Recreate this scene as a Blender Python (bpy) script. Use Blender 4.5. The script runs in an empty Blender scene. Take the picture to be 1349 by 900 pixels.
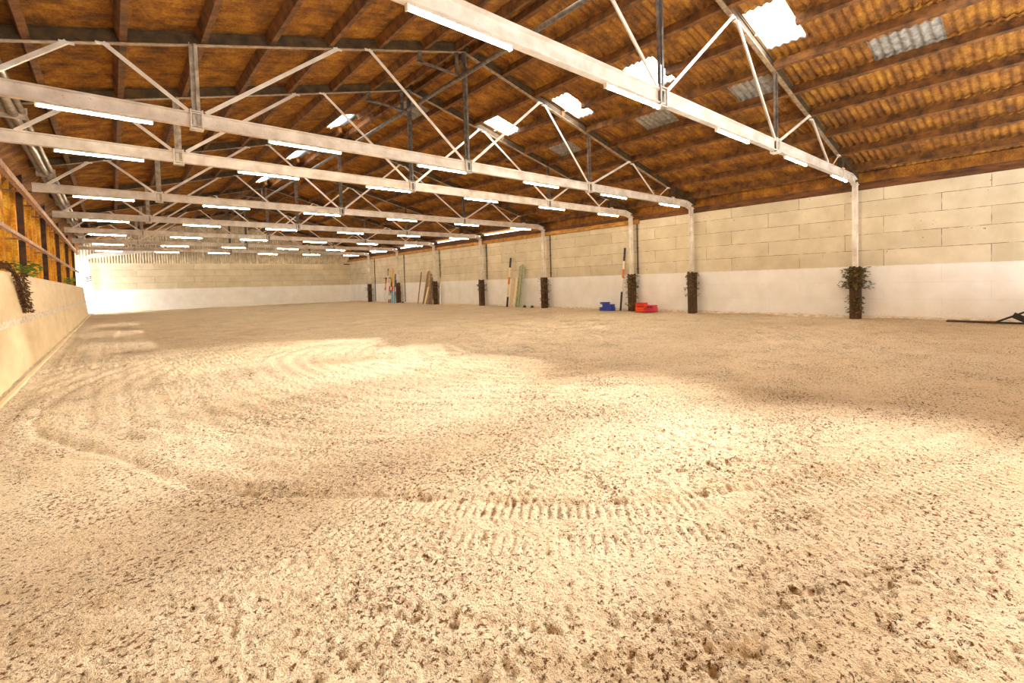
import bpy, math, random
import numpy as np
from mathutils import Vector, Matrix
random.seed(7)
COL = bpy.context.scene.collection
PI = math.pi

# ------------------------------------------------------------------ measures
XM = 7.02; RZ = 7.63; SL = 0.284; SR = 0.266          # ridge line, rafter underside, slopes
ZC = 4.51                                             # underside of tie beams
XPOST = 18.03; XWALL = 18.38; XKICK = -1.25; XLEND = -1.44
YEND = 52.3; YBACK = -9.5
BAND = 1.755
TY = [4.853, 11.015, 14.27, 20.62, 27.01, 33.37, 39.85, 46.16]
XR = [11.75, 11.75] + [12.84]*6                       # right quarter post
def raf(x):                                           # underside of rafters
    return RZ - (SL*(XM-x) if x < XM else SR*(x-XM))

# ------------------------------------------------------------------ materials
def srgb(r, g, b):
    f = lambda c: (c/255/12.92) if c/255 <= .04045 else ((c/255+.055)/1.055)**2.4
    return (f(r), f(g), f(b), 1)
def newmat(name):
    m = bpy.data.materials.new(name); m.use_nodes = True
    nt = m.node_tree; b = nt.nodes['Principled BSDF']
    return m, nt, b
def N(nt, t, **kw):
    n = nt.nodes.new(t)
    for k, v in kw.items():
        if k in n.inputs: n.inputs[k].default_value = v
        else: setattr(n, k, v)
    return n
def ramp(nt, src, stops):
    r = nt.nodes.new('ShaderNodeValToRGB'); nt.links.new(src, r.inputs[0])
    el = r.color_ramp.elements
    while len(el) < len(stops): el.new(.5)
    for e, (p, c) in zip(el, stops):
        e.position = p; e.color = c if isinstance(c, tuple) else (c, c, c, 1)
    return r.outputs[0]
def mix(nt, fac, a, b, typ='MIX'):
    m = nt.nodes.new('ShaderNodeMix'); m.data_type = 'RGBA'; m.blend_type = typ
    for s, v in ((0, fac), (6, a), (7, b)):
        if hasattr(v, 'links'): nt.links.new(v, m.inputs[s])
        else: m.inputs[s].default_value = v
    return m.outputs[2]
def coords(nt):
    return nt.nodes.new('ShaderNodeNewGeometry').outputs['Position']
def mapping(nt, src, scale=(1, 1, 1), loc=(0, 0, 0), rot=(0, 0, 0)):
    m = nt.nodes.new('ShaderNodeMapping'); nt.links.new(src, m.inputs[0])
    m.inputs['Scale'].default_value = scale; m.inputs['Location'].default_value = loc; m.inputs['Rotation'].default_value = rot
    return m.outputs[0]
def noise(nt, src, scale, detail=4, rough=.55):
    n = nt.nodes.new('ShaderNodeTexNoise'); nt.links.new(src, n.inputs['Vector'])
    n.inputs['Scale'].default_value = scale; n.inputs['Detail'].default_value = detail; n.inputs['Roughness'].default_value = rough
    return n.outputs['Fac']
def bump(nt, b, h, strength=.5, dist=.01):
    n = nt.nodes.new('ShaderNodeBump'); nt.links.new(h, n.inputs['Height'])
    n.inputs['Strength'].default_value = strength; n.inputs['Distance'].default_value = dist
    nt.links.new(n.outputs[0], b.inputs['Normal'])
def mottled(name, c1, c2, scale=6, rough=.7, c3=None, bs=.3, bd=.01, stretch=(1, 1, 1), lo=.35, hi=.65, metallic=0):
    m, nt, b = newmat(name)
    p = mapping(nt, coords(nt), stretch)
    n = noise(nt, p, scale, 6, .6)
    st = [(lo, c1), (hi, c2)]
    if c3: st.append((min(.99, hi+.08), c3))
    nt.links.new(ramp(nt, n, st), b.inputs['Base Color'])
    b.inputs['Roughness'].default_value = rough; b.inputs['Metallic'].default_value = metallic
    bump(nt, b, noise(nt, p, scale*6, 4), bs, bd)
    return m
def plain(name, c, rough=.6, metallic=0, scale=15, var=.12):
    d = tuple(min(1, x*(1-var)) for x in c[:3])+(1,)
    e = tuple(min(1, x*(1+var)) for x in c[:3])+(1,)
    return mottled(name, d, e, scale, rough, bs=.1, bd=.003, metallic=metallic)

M = {}
# white painted steel with dust and rust specks
def paint():
    m, nt, b = newmat('white_painted_steel')
    p = coords(nt)
    base = ramp(nt, noise(nt, p, 3, 5), [(.35, srgb(205, 190, 172)), (.65, srgb(236, 226, 212))])
    sp = ramp(nt, noise(nt, p, 38, 5, .7), [(.63, (0, 0, 0, 1)), (.70, (1, 1, 1, 1))])
    nt.links.new(mix(nt, sp, base, srgb(120, 88, 58)), b.inputs['Base Color'])
    b.inputs['Roughness'].default_value = .45
    bump(nt, b, noise(nt, p, 60, 3), .15, .004)
    return m
M['paint'] = paint()
M['steel'] = mottled('dark_galvanised_steel', srgb(60, 52, 44), srgb(112, 100, 86), 8, .5, bs=.2, bd=.004)
M['steel_pale'] = mottled('dusty_pale_steel', srgb(140, 126, 110), srgb(190, 176, 156), 8, .55, bs=.2, bd=.004)
M['rafter'] = mottled('rafter_dusty_olive_steel', srgb(44, 32, 12), srgb(84, 60, 24), 5, .75, bs=.3, bd=.006)
M['flange'] = mottled('rafter_bottom_flange', srgb(120, 96, 70), srgb(168, 142, 108), 9, .6, bs=.2, bd=.004)
M['purlin'] = mottled('foam_stained_timber_purlin', srgb(74, 44, 14), srgb(132, 84, 32), 4, .9, bs=.8, bd=.03)
# sprayed orange foam on corrugated sheet
def foam(name, dark, mid, light):
    m, nt, b = newmat(name)
    p = coords(nt)
    a = noise(nt, p, 2.2, 7, .68)
    f = noise(nt, p, 22, 6, .7)
    c = ramp(nt, a, [(.34, dark), (.5, mid), (.68, light)])
    c2 = ramp(nt, f, [(.3, (.55, .5, .45, 1)), (.55, (1, 1, 1, 1)), (.75, (1.25, 1.2, 1.1, 1))])
    c = mix(nt, 1.0, c, c2, 'MULTIPLY')
    # streaks running down the slope
    s = noise(nt, mapping(nt, p, (.6, 9, .6)), 1.6, 4, .6)
    c3 = ramp(nt, s, [(.33, (.6, .5, .4, 1)), (.6, (1, 1, 1, 1))])
    c = mix(nt, .55, c, c3, 'MULTIPLY')
    nt.links.new(c, b.inputs['Base Color'])
    b.inputs['Roughness'].default_value = .85
    ad = N(nt, 'ShaderNodeMath', operation='MULTIPLY_ADD'); nt.links.new(noise(nt, p, 5, 4, .6), ad.inputs[0]); ad.inputs[1].default_value = 1.2; nt.links.new(f, ad.inputs[2])
    bump(nt, b, ad.outputs[0], .9, .03)
    return m
M['foam'] = foam('orange_sprayed_foam', srgb(94, 55, 8), srgb(148, 92, 12), srgb(188, 130, 26))
M['foam_wall'] = foam('yellow_orange_foam_wall', srgb(206, 132, 20), srgb(244, 176, 34), srgb(252, 206, 80))
M['zinc'] = mottled('bare_grey_fibre_cement', srgb(112, 104, 92), srgb(160, 150, 134), 9, .7, bs=.4, bd=.01)
M['gable'] = mottled('pale_corrugated_gable_sheet', srgb(186, 168, 138), srgb(220, 204, 176), 3, .6, bs=.2, bd=.006, stretch=(1.2, 1, .8))

# right and far walls: aerated concrete panels above, white paint below
def blockwall(name, axis):
    m, nt, b = newmat(name)
    p = coords(nt)
    sep = nt.nodes.new('ShaderNodeSeparateXYZ'); nt.links.new(p, sep.inputs[0])
    cmb = nt.nodes.new('ShaderNodeCombineXYZ')
    nt.links.new(sep.outputs[axis], cmb.inputs[0])
    zz = N(nt, 'ShaderNodeMath', operation='SUBTRACT'); nt.links.new(sep.outputs[2], zz.inputs[0]); zz.inputs[1].default_value = BAND-.541*4
    # a little waviness so that joints are not ruler straight
    wob = noise(nt, p, 2.2, 3); wm = N(nt, 'ShaderNodeMath', operation='MULTIPLY_ADD'); nt.links.new(wob, wm.inputs[0])
    wm.inputs[1].default_value = .03; nt.links.new(zz.outputs[0], wm.inputs[2])
    nt.links.new(wm.outputs[0], cmb.inputs[1])
    br = nt.nodes.new('ShaderNodeTexBrick'); nt.links.new(cmb.outputs[0], br.inputs['Vector'])
    br.offset = .43; br.squash = 1
    for k, v in (('Scale', 1), ('Mortar Size', .009), ('Mortar Smooth', .3), ('Bias', -.2), ('Brick Width', 2.63), ('Row Height', .541)):
        br.inputs[k].default_value = v
    br.inputs['Color1'].default_value = (1, 1, 1, 1); br.inputs['Color2'].default_value = (.86, .84, .80, 1); br.inputs['Mortar'].default_value = (.95, .93, .9, 1)
    patch = noise(nt, p, 1.3, 5, .6)
    cream = ramp(nt, patch, [(.3, srgb(200, 184, 152)), (.7, srgb(222, 208, 180))])
    cream = mix(nt, 1, cream, br.outputs['Color'], 'MULTIPLY')
    gap = ramp(nt, noise(nt, p, 3.5, 4, .7), [(.36, 0.), (.55, 1.)])
    jm = N(nt, 'ShaderNodeMath', operation='MULTIPLY'); nt.links.new(br.outputs['Fac'], jm.inputs[0]); nt.links.new(gap, jm.inputs[1])
    cream = mix(nt, jm.outputs[0], cream, srgb(116, 88, 56))
    white = ramp(nt, patch, [(.3, srgb(230, 222, 210)), (.7, srgb(243, 238, 230))])
    jf = N(nt, 'ShaderNodeMath', operation='MULTIPLY'); nt.links.new(jm.outputs[0], jf.inputs[0]); jf.inputs[1].default_value = .14
    white = mix(nt, jf.outputs[0], white, srgb(150, 120, 90))
    # splashes of sand near the ground
    low = nt.nodes.new('ShaderNodeMapRange'); nt.links.new(sep.outputs[2], low.inputs[0])
    low.inputs[1].default_value = .9; low.inputs[2].default_value = 0; low.inputs[3].default_value = .0; low.inputs[4].default_value = .13
    sp = noise(nt, p, 26, 4, .7)
    ad = N(nt, 'ShaderNodeMath', operation='ADD'); nt.links.new(sp, ad.inputs[0]); nt.links.new(low.outputs[0], ad.inputs[1])
    spk = ramp(nt, ad.outputs[0], [(.72, 0.), (.78, 1.)])
    white = mix(nt, spk, white, srgb(176, 140, 96))
    # pock holes
    ph = ramp(nt, noise(nt, p, 9, 3, .5), [(.735, 0.), (.75, 1.)])
    cream = mix(nt, ph, cream, srgb(110, 84, 56))
    # ragged paint edge
    ez = N(nt, 'ShaderNodeMath', operation='MULTIPLY_ADD'); nt.links.new(noise(nt, p, 7, 3), ez.inputs[0]); ez.inputs[1].default_value = .03; nt.links.new(sep.outputs[2], ez.inputs[2])
    gt = N(nt, 'ShaderNodeMath', operation='GREATER_THAN'); nt.links.new(ez.outputs[0], gt.inputs[0]); gt.inputs[1].default_value = BAND+.015
    nt.links.new(mix(nt, gt.outputs[0], white, cream), b.inputs['Base Color'])
    b.inputs['Roughness'].default_value = .85
    inv = N(nt, 'ShaderNodeMath', operation='SUBTRACT'); inv.inputs[0].default_value = 1; nt.links.new(jm.outputs[0], inv.inputs[1])
    hh = N(nt, 'ShaderNodeMath', operation='MULTIPLY_ADD'); nt.links.new(sp, hh.inputs[0]); hh.inputs[1].default_value = .35; nt.links.new(inv.outputs[0], hh.inputs[2])
    bump(nt, b, hh.outputs[0], .5, .012)
    return m
M['wallR'] = blockwall('aerated_concrete_panels_side', 1)
M['wallF'] = blockwall('aerated_concrete_panels_end', 0)

def plywood():
    m, nt, b = newmat('tan_plywood_kickboard')
    p = coords(nt)
    a = noise(nt, mapping(nt, p, (1, .5, 1.6)), 1.6, 5, .6)
    c = ramp(nt, a, [(.3, srgb(224, 194, 144)), (.7, srgb(244, 220, 176))])
    s = noise(nt, mapping(nt, p, (1, 7, .7)), 1.4, 5, .7)
    sc = ramp(nt, s, [(.62, 0.), (.74, .55)])
    c = mix(nt, sc, c, srgb(242, 226, 196))
    sc2 = ramp(nt, noise(nt, mapping(nt, p, (1, 12, .9)), 2.1, 5, .7), [(.68, 0.), (.76, .6)])
    c = mix(nt, sc2, c, srgb(168, 128, 78))
    nt.links.new(c, b.inputs['Base Color']); b.inputs['Roughness'].default_value = .6
    bump(nt, b, s, .15, .004)
    return m
M['ply'] = plywood()
M['batten'] = mottled('scuffed_pale_batten', srgb(206, 178, 136), srgb(244, 234, 216), 7, .6, stretch=(1, .8, 2), bs=.2, bd=.004)

def sand():
    m, nt, b = newmat('arena_sand')
    p = coords(nt)
    big = noise(nt, p, .5, 4, .6)
    c = ramp(nt, big, [(.3, srgb(217, 195, 160)), (.7, srgb(230, 211, 180))])
    med = noise(nt, p, 6, 5, .65)
    c = mix(nt, 1, c, ramp(nt, med, [(.3, (.90, .86, .80, 1)), (.55, (1, 1, 1, 1))]), 'MULTIPLY')
    # dark brown specks painting in the shade of clods, denser in patches
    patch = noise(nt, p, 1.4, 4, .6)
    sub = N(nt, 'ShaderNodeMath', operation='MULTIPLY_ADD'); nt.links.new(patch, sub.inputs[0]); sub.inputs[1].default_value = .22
    clod_shade = noise(nt, p, 36, 5, .75); nt.links.new(clod_shade, sub.inputs[2])
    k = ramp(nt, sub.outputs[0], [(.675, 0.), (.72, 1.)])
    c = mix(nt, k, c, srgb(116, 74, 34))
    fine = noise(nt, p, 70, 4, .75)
    c = mix(nt, ramp(nt, fine, [(.58, 0.), (.65, .8)]), c, srgb(128, 86, 42))  # finer specks of the same painted clod shade
    nt.links.new(c, b.inputs['Base Color']); b.inputs['Roughness'].default_value = .95
    b.inputs['Specular IOR Level'].default_value = .1
    inv = N(nt, 'ShaderNodeMath', operation='MULTIPLY'); nt.links.new(k, inv.inputs[0]); inv.inputs[1].default_value = -.5
    ad = N(nt, 'ShaderNodeMath', operation='MULTIPLY_ADD'); nt.links.new(fine, ad.inputs[0]); ad.inputs[1].default_value = .5; nt.links.new(inv.outputs[0], ad.inputs[2])
    ad2 = N(nt, 'ShaderNodeMath', operation='MULTIPLY_ADD'); nt.links.new(noise(nt, p, 38, 4, .7), ad2.inputs[0]); ad2.inputs[1].default_value = .6; nt.links.new(ad.outputs[0], ad2.inputs[2])
    bump(nt, b, ad2.outputs[0], 1.0, .03)
    return m
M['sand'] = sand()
M['timber_orange'] = mottled('orange_timber', srgb(176, 98, 26), srgb(226, 142, 44), 4, .7, stretch=(1, 1, .3), bs=.3, bd=.006)
M['timber_dark'] = mottled('dark_timber', srgb(46, 28, 14), srgb(92, 58, 28), 6, .8, stretch=(3, 3, .6), bs=.6, bd=.01)
M['rail'] = mottled('dusty_rail', srgb(130, 92, 56), srgb(196, 150, 104), 7, .7, bs=.3, bd=.006)
M['brown'] = mottled('rusty_brown_steel', srgb(44, 26, 14), srgb(86, 50, 24), 6, .7, bs=.4, bd=.006)
M['tray'] = mottled('galvanised_eave_pipe', srgb(104, 92, 76), srgb(158, 144, 122), 8, .45, bs=.3, bd=.006, metallic=.3)
M['eave'] = mottled('eave_timber', srgb(66, 38, 16), srgb(118, 70, 26), 5, .85, stretch=(1, .4, 2), bs=.7, bd=.015)
M['eave_tan'] = mottled('tan_foam_eave', srgb(150, 98, 36), srgb(200, 146, 66), 5, .85, stretch=(1, .5, 1), bs=.6, bd=.02)
M['leaf'] = mottled('dull_green_leaf', srgb(70, 66, 26), srgb(132, 118, 56), 20, .6, bs=.1)
M['leaf_brown'] = mottled('withered_brown_leaf', srgb(62, 38, 16), srgb(126, 86, 40), 20, .8, bs=.1)
M['leaf_bright'] = mottled('bright_green_leaf', srgb(70, 108, 20), srgb(128, 160, 40), 20, .6, bs=.1)
M['black'] = plain('black_plastic', srgb(22, 20, 20), .45)
M['white'] = plain('white_plastic', srgb(236, 228, 212), .5)
M['cream'] = plain('cream_painted_wood', srgb(226, 204, 158), .6)
M['orange'] = plain('orange_paint', srgb(214, 110, 30), .5)
M['blue'] = plain('blue_plastic', srgb(26, 56, 158), .4)
M['red'] = plain('red_plastic', srgb(214, 44, 34), .4)
M['redorange'] = plain('orange_red_plastic', srgb(232, 70, 24), .4)
M['pink'] = plain('pinkish_red_plastic', srgb(200, 40, 62), .4)
M['yellow'] = plain('yellow_paint', srgb(224, 170, 40), .5)
M['ltblue'] = plain('pale_blue_paint', srgb(110, 160, 190), .5)
M['dkblue'] = plain('slate_blue_paint', srgb(58, 74, 98), .5)
M['mint'] = mottled('pale_green_worn_paint', srgb(146, 146, 112), srgb(192, 190, 156), 5, .6, stretch=(4, 4, 1), bs=.3)
M['mint_dark'] = mottled('green_worn_paint', srgb(104, 108, 76), srgb(168, 168, 130), 5, .6, stretch=(4, 4, 1), bs=.3)
M['bark_dark'] = mottled('weathered_brown_wood', srgb(84, 60, 38), srgb(150, 118, 82), 9, .9, stretch=(4, 4, 1), bs=.8, bd=.01)
M['bark_pale'] = mottled('peeled_pale_wood', srgb(160, 132, 96), srgb(214, 188, 150), 9, .9, stretch=(4, 4, 1), bs=.8, bd=.01)
M['bark'] = mottled('grey_brown_rustic_wood', srgb(120, 92, 62), srgb(178, 148, 112), 9, .9, stretch=(4, 4, 1), bs=.8, bd=.01)
M['conduit'] = plain('dark_conduit', srgb(74, 60, 50), .5)
M['redpole'] = plain('faded_red_brown_paint', srgb(150, 92, 70), .6)

def tube_mat():
    m, nt, b = newmat('lit_fluorescent_diffuser')
    e = nt.nodes.new('ShaderNodeEmission'); e.inputs['Color'].default_value = (1, .87, .66, 1); e.inputs['Strength'].default_value = TUBE
    nt.links.new(e.outputs[0], nt.nodes['Material Output'].inputs['Surface'])
    return m
TUBE = 120.0
M['tube'] = tube_mat()
def skylight_mat():
    m, nt, b = newmat('translucent_skylight_sheet')
    nt.nodes.remove(b)
    t = nt.nodes.new('ShaderNodeBsdfTransparent'); t.inputs[0].default_value = (.94, .95, .95, 1)
    d = nt.nodes.new('ShaderNodeBsdfTranslucent'); d.inputs[0].default_value = (.9, .9, .88, 1)
    x = nt.nodes.new('ShaderNodeMixShader'); x.inputs[0].default_value = .35
    nt.links.new(t.outputs[0], x.inputs[1]); nt.links.new(d.outputs[0], x.inputs[2])
    nt.links.new(x.outputs[0], nt.nodes['Material Output'].inputs['Surface'])
    return m
M['sky'] = skylight_mat()

# ------------------------------------------------------------------ mesh builder
class MB:
    def __init__(s): s.v = []; s.f = []; s.mi = []; s.sm = []
    def add(s, vs, fs, mi=0, smooth=False):
        o = len(s.v); s.v += [tuple(v) for v in vs]
        for f in fs: s.f.append(tuple(i+o for i in f)); s.mi.append(mi); s.sm.append(smooth)
    def box(s, a, b, mi=0):
        x0, y0, z0 = a; x1, y1, z1 = b
        s.add([(x0,y0,z0),(x1,y0,z0),(x1,y1,z0),(x0,y1,z0),(x0,y0,z1),(x1,y0,z1),(x1,y1,z1),(x0,y1,z1)],
              [(0,3,2,1),(4,5,6,7),(0,1,5,4),(1,2,6,5),(2,3,7,6),(3,0,4,7)], mi)
    def prism(s, p0, p1, prof, up=(0,0,1), mi=0, smooth=False):
        """sweep the closed profile [(side, up)] from p0 to p1"""
        p0 = Vector(p0); p1 = Vector(p1); d = (p1-p0).normalized(); up = Vector(up)
        side = d.cross(up)
        if side.length < 1e-5: up = Vector((0,1,0)); side = d.cross(up)
        side.normalize(); u = side.cross(d).normalized(); n = len(prof)
        vs = [p0+side*a+u*b for a, b in prof]+[p1+side*a+u*b for a, b in prof]
        fs = [(i, (i+1) % n, n+(i+1) % n, n+i) for i in range(n)]
        s.add(vs, fs, mi, smooth); s.add(vs, [tuple(reversed(range(n))), tuple(range(n, 2*n))], mi)
    def bar(s, p0, p1, w, h, up=(0,0,1), mi=0):
        s.prism(p0, p1, [(-w/2,-h/2),(w/2,-h/2),(w/2,h/2),(-w/2,h/2)], up, mi)
    def rod(s, p0, p1, r, n=10, mi=0, r1=None):
        if r1 is None: r1 = r
        p0 = Vector(p0); p1 = Vector(p1); d = (p1-p0).normalized()
        a = d.orthogonal().normalized(); b = d.cross(a)
        c = [(math.cos(2*PI*i/n), math.sin(2*PI*i/n)) for i in range(n)]
        vs = [p0+(a*x+b*y)*r for x, y in c]+[p1+(a*x+b*y)*r1 for x, y in c]
        s.add(vs, [(i, (i+1) % n, n+(i+1) % n, n+i) for i in range(n)], mi, True)
        s.add(vs, [tuple(reversed(range(n))), tuple(range(n, 2*n))], mi)
    def ibeam(s, p0, p1, w, h, t=.014, up=(0,0,1), mi=0, base=0):
        """I section standing on its underside line (base) """
        k = w/2; q = t/2
        pr = [(-k,base),(k,base),(k,base+t*1.3),(q,base+t*2.2),(q,base+h-t*2.2),(k,base+h-t*1.3),(k,base+h),(-k,base+h),(-k,base+h-t*1.3),(-q,base+h-t*2.2),(-q,base+t*2.2),(-k,base+t*1.3)]
        s.prism(p0, p1, pr, up, mi)
    def angle(s, p0, p1, w, t=.01, up=(0,0,1), mi=0):
        s.prism(p0, p1, [(-w/2,-w/2),(w/2,-w/2),(w/2,-w/2+t),(-w/2+t,-w/2+t),(-w/2+t,w/2),(-w/2,w/2)], up, mi)
    def channel(s, p0, p1, w, d, t=.012, up=(0,1,0), mi=0):
        s.prism(p0, p1, [(-w/2,-d/2),(w/2,-d/2),(w/2,d/2),(w/2-t,d/2),(w/2-t,-d/2+t),(-w/2+t,-d/2+t),(-w/2+t,d/2),(-w/2,d/2)], up, mi)
    def build(s, name, mats, parent=None, loc=(0,0,0)):
        me = bpy.data.meshes.new(name); me.from_pydata(s.v, [], s.f); 
        for m in (mats if isinstance(mats, (list, tuple)) else [mats]): me.materials.append(m)
        me.polygons.foreach_set('material_index', s.mi); me.polygons.foreach_set('use_smooth', s.sm)
        me.update()
        o = bpy.data.objects.new(name, me); COL.objects.link(o); o.location = loc
        if parent: o.parent = parent
        return o
def tag(o, label, cat, group=None, kind=None):
    o['label'] = label; o['category'] = cat
    if group: o['group'] = group
    if kind: o['kind'] = kind
    return o
def struct(o, label=None):
    o['kind'] = 'structure'
    if label: o['label'] = label
    return o
def empty(name, loc=(0,0,0), rz=0):
    o = bpy.data.objects.new(name, None); COL.objects.link(o); o.location = loc; o.rotation_euler = (0,0,rz); o.empty_display_size = .2
    return o
def copy_tree(o, parent=None):
    c = o.copy(); COL.objects.link(c); c.parent = parent
    for ch in [x for x in ALLCH.get(o.name, [])]: 
        copy_tree(ch, c)
    return c
ALLCH = {}
def remember(root):
    for o in bpy.data.objects:
        if o.parent: ALLCH.setdefault(o.parent.name, [])
        if o.parent and o not in ALLCH[o.parent.name]: ALLCH[o.parent.name].append(o)

ORD = ['nearest', 'second nearest', 'third nearest', 'fourth nearest', 'fifth nearest', 'sixth nearest', 'seventh nearest', 'farthest']

# ------------------------------------------------------------------ sand floor
def vnoise(x, y, scale, seed):
    rng = np.random.RandomState(seed); T = rng.rand(512, 512)
    x = x*scale; y = y*scale
    xi = np.floor(x).astype(int); yi = np.floor(y).astype(int); fx = x-xi; fy = y-yi
    fx = fx*fx*(3-2*fx); fy = fy*fy*(3-2*fy)
    g = lambda a, b: T[a & 511, b & 511]
    return (g(xi,yi)*(1-fx)+g(xi+1,yi)*fx)*(1-fy)+(g(xi,yi+1)*(1-fx)+g(xi+1,yi+1)*fx)*fy
def sstep(a, b, x):
    t = np.clip((x-a)/(b-a), 0, 1); return t*t*(3-2*t)
def floor_mesh():
    ys = [-2.0]
    while ys[-1] < YEND+.3:
        y = ys[-1]; ys.append(y+(.03 if y < -.3 else .012*max(1, max(0, y/3.5)**1.5)))
    xs = [-1.8]
    while xs[-1] < XWALL+.1:
        x = xs[-1]; xs.append(x+.014*max(1, max(0, x/4.5)**1.3))
    xs = np.array(xs); ys = np.array(ys)
    X, Y = np.meshgrid(xs, ys)
    h = .022*(vnoise(X, Y, 1.1, 1)-.5)
    clod = vnoise(X, Y, 16, 2)*.4+vnoise(X+3, Y, 31, 3)*.6
    fine = vnoise(X, Y, 46, 4)
    patch = sstep(.35, .7, vnoise(X, Y, .8, 9)*.6+vnoise(X, Y, 3.1, 10)*.4)
    near = sstep(6, 2.2, np.hypot(X, Y))*.8
    rough = .45+.55*patch
    # the wide ring ridden and dragged round this end of the arena
    wob = (vnoise(X, Y, .5, 5)-.5)*.35
    R1 = np.hypot(X-8.5, Y-9.2)+wob
    ang = np.arctan2(Y-9.2, X-8.5)
    # smooth tractor lane just outside the ring edge with ribs from the tyre lugs
    lane = sstep(9.15, 9.35, R1)*(1-sstep(10.3, 10.5, R1))*sstep(7.8, 5.5, Y)
    rough = rough*(1-.55*lane)
    ribs = np.sin(ang*9.8*2*PI/.066+3*vnoise(X, Y, 1.3, 6))
    ribs = -np.clip(-ribs-.45, 0, 1)*1.5*sstep(.25, .5, vnoise(X, Y, 4, 7))
    gate = sstep(-.5, .3, np.sin((R1-9.25)*2*PI/.42))
    h += lane*ribs*gate*.030*(.3+.7*sstep(10.0, 9.6, R1))
    # berm along the ring edge
    h += (.008*np.exp(-((R1-9.12)/.06)**2)-.026*np.exp(-((R1-9.26)/.045)**2))*(.4+.9*vnoise(X, Y, 9, 8))
    # concentric harrow lines
    har = np.sin(R1*2*PI/.31)
    h += .009*har*(1-lane)*sstep(.3, .6, vnoise(X, Y, .7, 11))
    R2 = np.hypot(X-9.3, Y-8.0)+(vnoise(X, Y, .4, 12)-.5)*.5
    for r0 in (4.3, 4.9, 5.5, 3.2):
        h += -.020*np.exp(-((R2-r0)/.09)**2)*(.4+.9*vnoise(X, Y, 8, 21))
        h += .006*np.exp(-((R2-r0-.2)/.09)**2)
    # straight tracks along the left kickboard
    h += -.012*np.clip(np.sin(X*2*PI/.36+.6*vnoise(X, Y, .6, 13)), 0, 1)*sstep(1.6, .4, X)*sstep(4, 7, Y)
    # sparse hoof scoops
    hs = vnoise(X, Y, 5.2, 14)*.7+vnoise(X, Y, 15, 15)*.3
    h += -.012*sstep(.70, .95, hs)*(1-.6*lane)
    h += rough*(.032*(clod-.5)+.013*(fine-.5))*(1+.9*near)
    h -= .032*sstep(.62, .78, clod)*rough*(1+.8*near)
    # sand thrown up against the walls
    h += .06*sstep(XWALL-1.1, XWALL, X)*vnoise(X, Y, .6, 16)+.05*sstep(-.9, -1.3, X)
    nx, ny = len(xs), len(ys)
    co = np.stack([X, Y, h], -1).reshape(-1, 3).astype(np.float32)
    idx = np.arange(nx*ny).reshape(ny, nx)
    q = np.stack([idx[:-1,:-1], idx[:-1,1:], idx[1:,1:], idx[1:,:-1]], -1).reshape(-1, 4)
    me = bpy.data.meshes.new('floor')
    me.vertices.add(len(co)); me.vertices.foreach_set('co', co.ravel())
    me.loops.add(q.size); me.loops.foreach_set('vertex_index', q.ravel().astype(np.int32))
    me.polygons.add(len(q)); me.polygons.foreach_set('loop_start', (np.arange(len(q))*4).astype(np.int32))
    me.polygons.foreach_set('use_smooth', np.ones(len(q), bool))
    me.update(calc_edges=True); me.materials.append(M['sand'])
    o = bpy.data.objects.new('floor', me); COL.objects.link(o)
    struct(o, 'pale raked riding sand with ring tracks and tyre marks')
floor_mesh()

# ------------------------------------------------------------------ roof
PUR_L = [-2.0, -.82, .29, 1.40, 2.52, 3.63, 4.73, 5.87, 6.82]
PUR_R = [7.25, 8.30, 9.45, 10.6, 11.72, 12.85, 14.02, 15.24, 16.46, 17.66]
RD = .25           # rafter depth
PD = .20           # purlin depth
OFF = .25        # sheet above rafter underside
def sheet_z(x): return raf(x)+OFF+.03
SKY_R = [(10.02, 11.32, 3.97, 4.80), (10.08, 11.15, 7.18, 8.15), (10.06, 11.25, 10.2, 10.93), (9.72, 10.78, 13.30, 14.18), (10.05, 11.3, .72, 1.6), (10.05, 11.3, -2.4, -1.5), (10.05, 11.3, -5.6, -4.7)]
SKY_L = [(5.95, 6.95, 5.6, 7.2), (5.95, 6.95, 17.9, 19.7), (5.95, 6.95, 23.9, 25.6), (5.95, 6.95, 30.6, 32.2)]
GREY = [(12.12, 12.95, 1.73, 3.04), (12.12, 12.95, 5.15, 6.25), (12.12, 12.95, 8.2, 9.38), (12.12, 12.95, 12.3, 13.5), (7.5, 8.4, 15.2, 16.4), (8.7, 9.6, 20.0, 21.4)]
PITCH = .177
def wave(y): return .020*math.sin(2*PI*y/PITCH)
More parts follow.
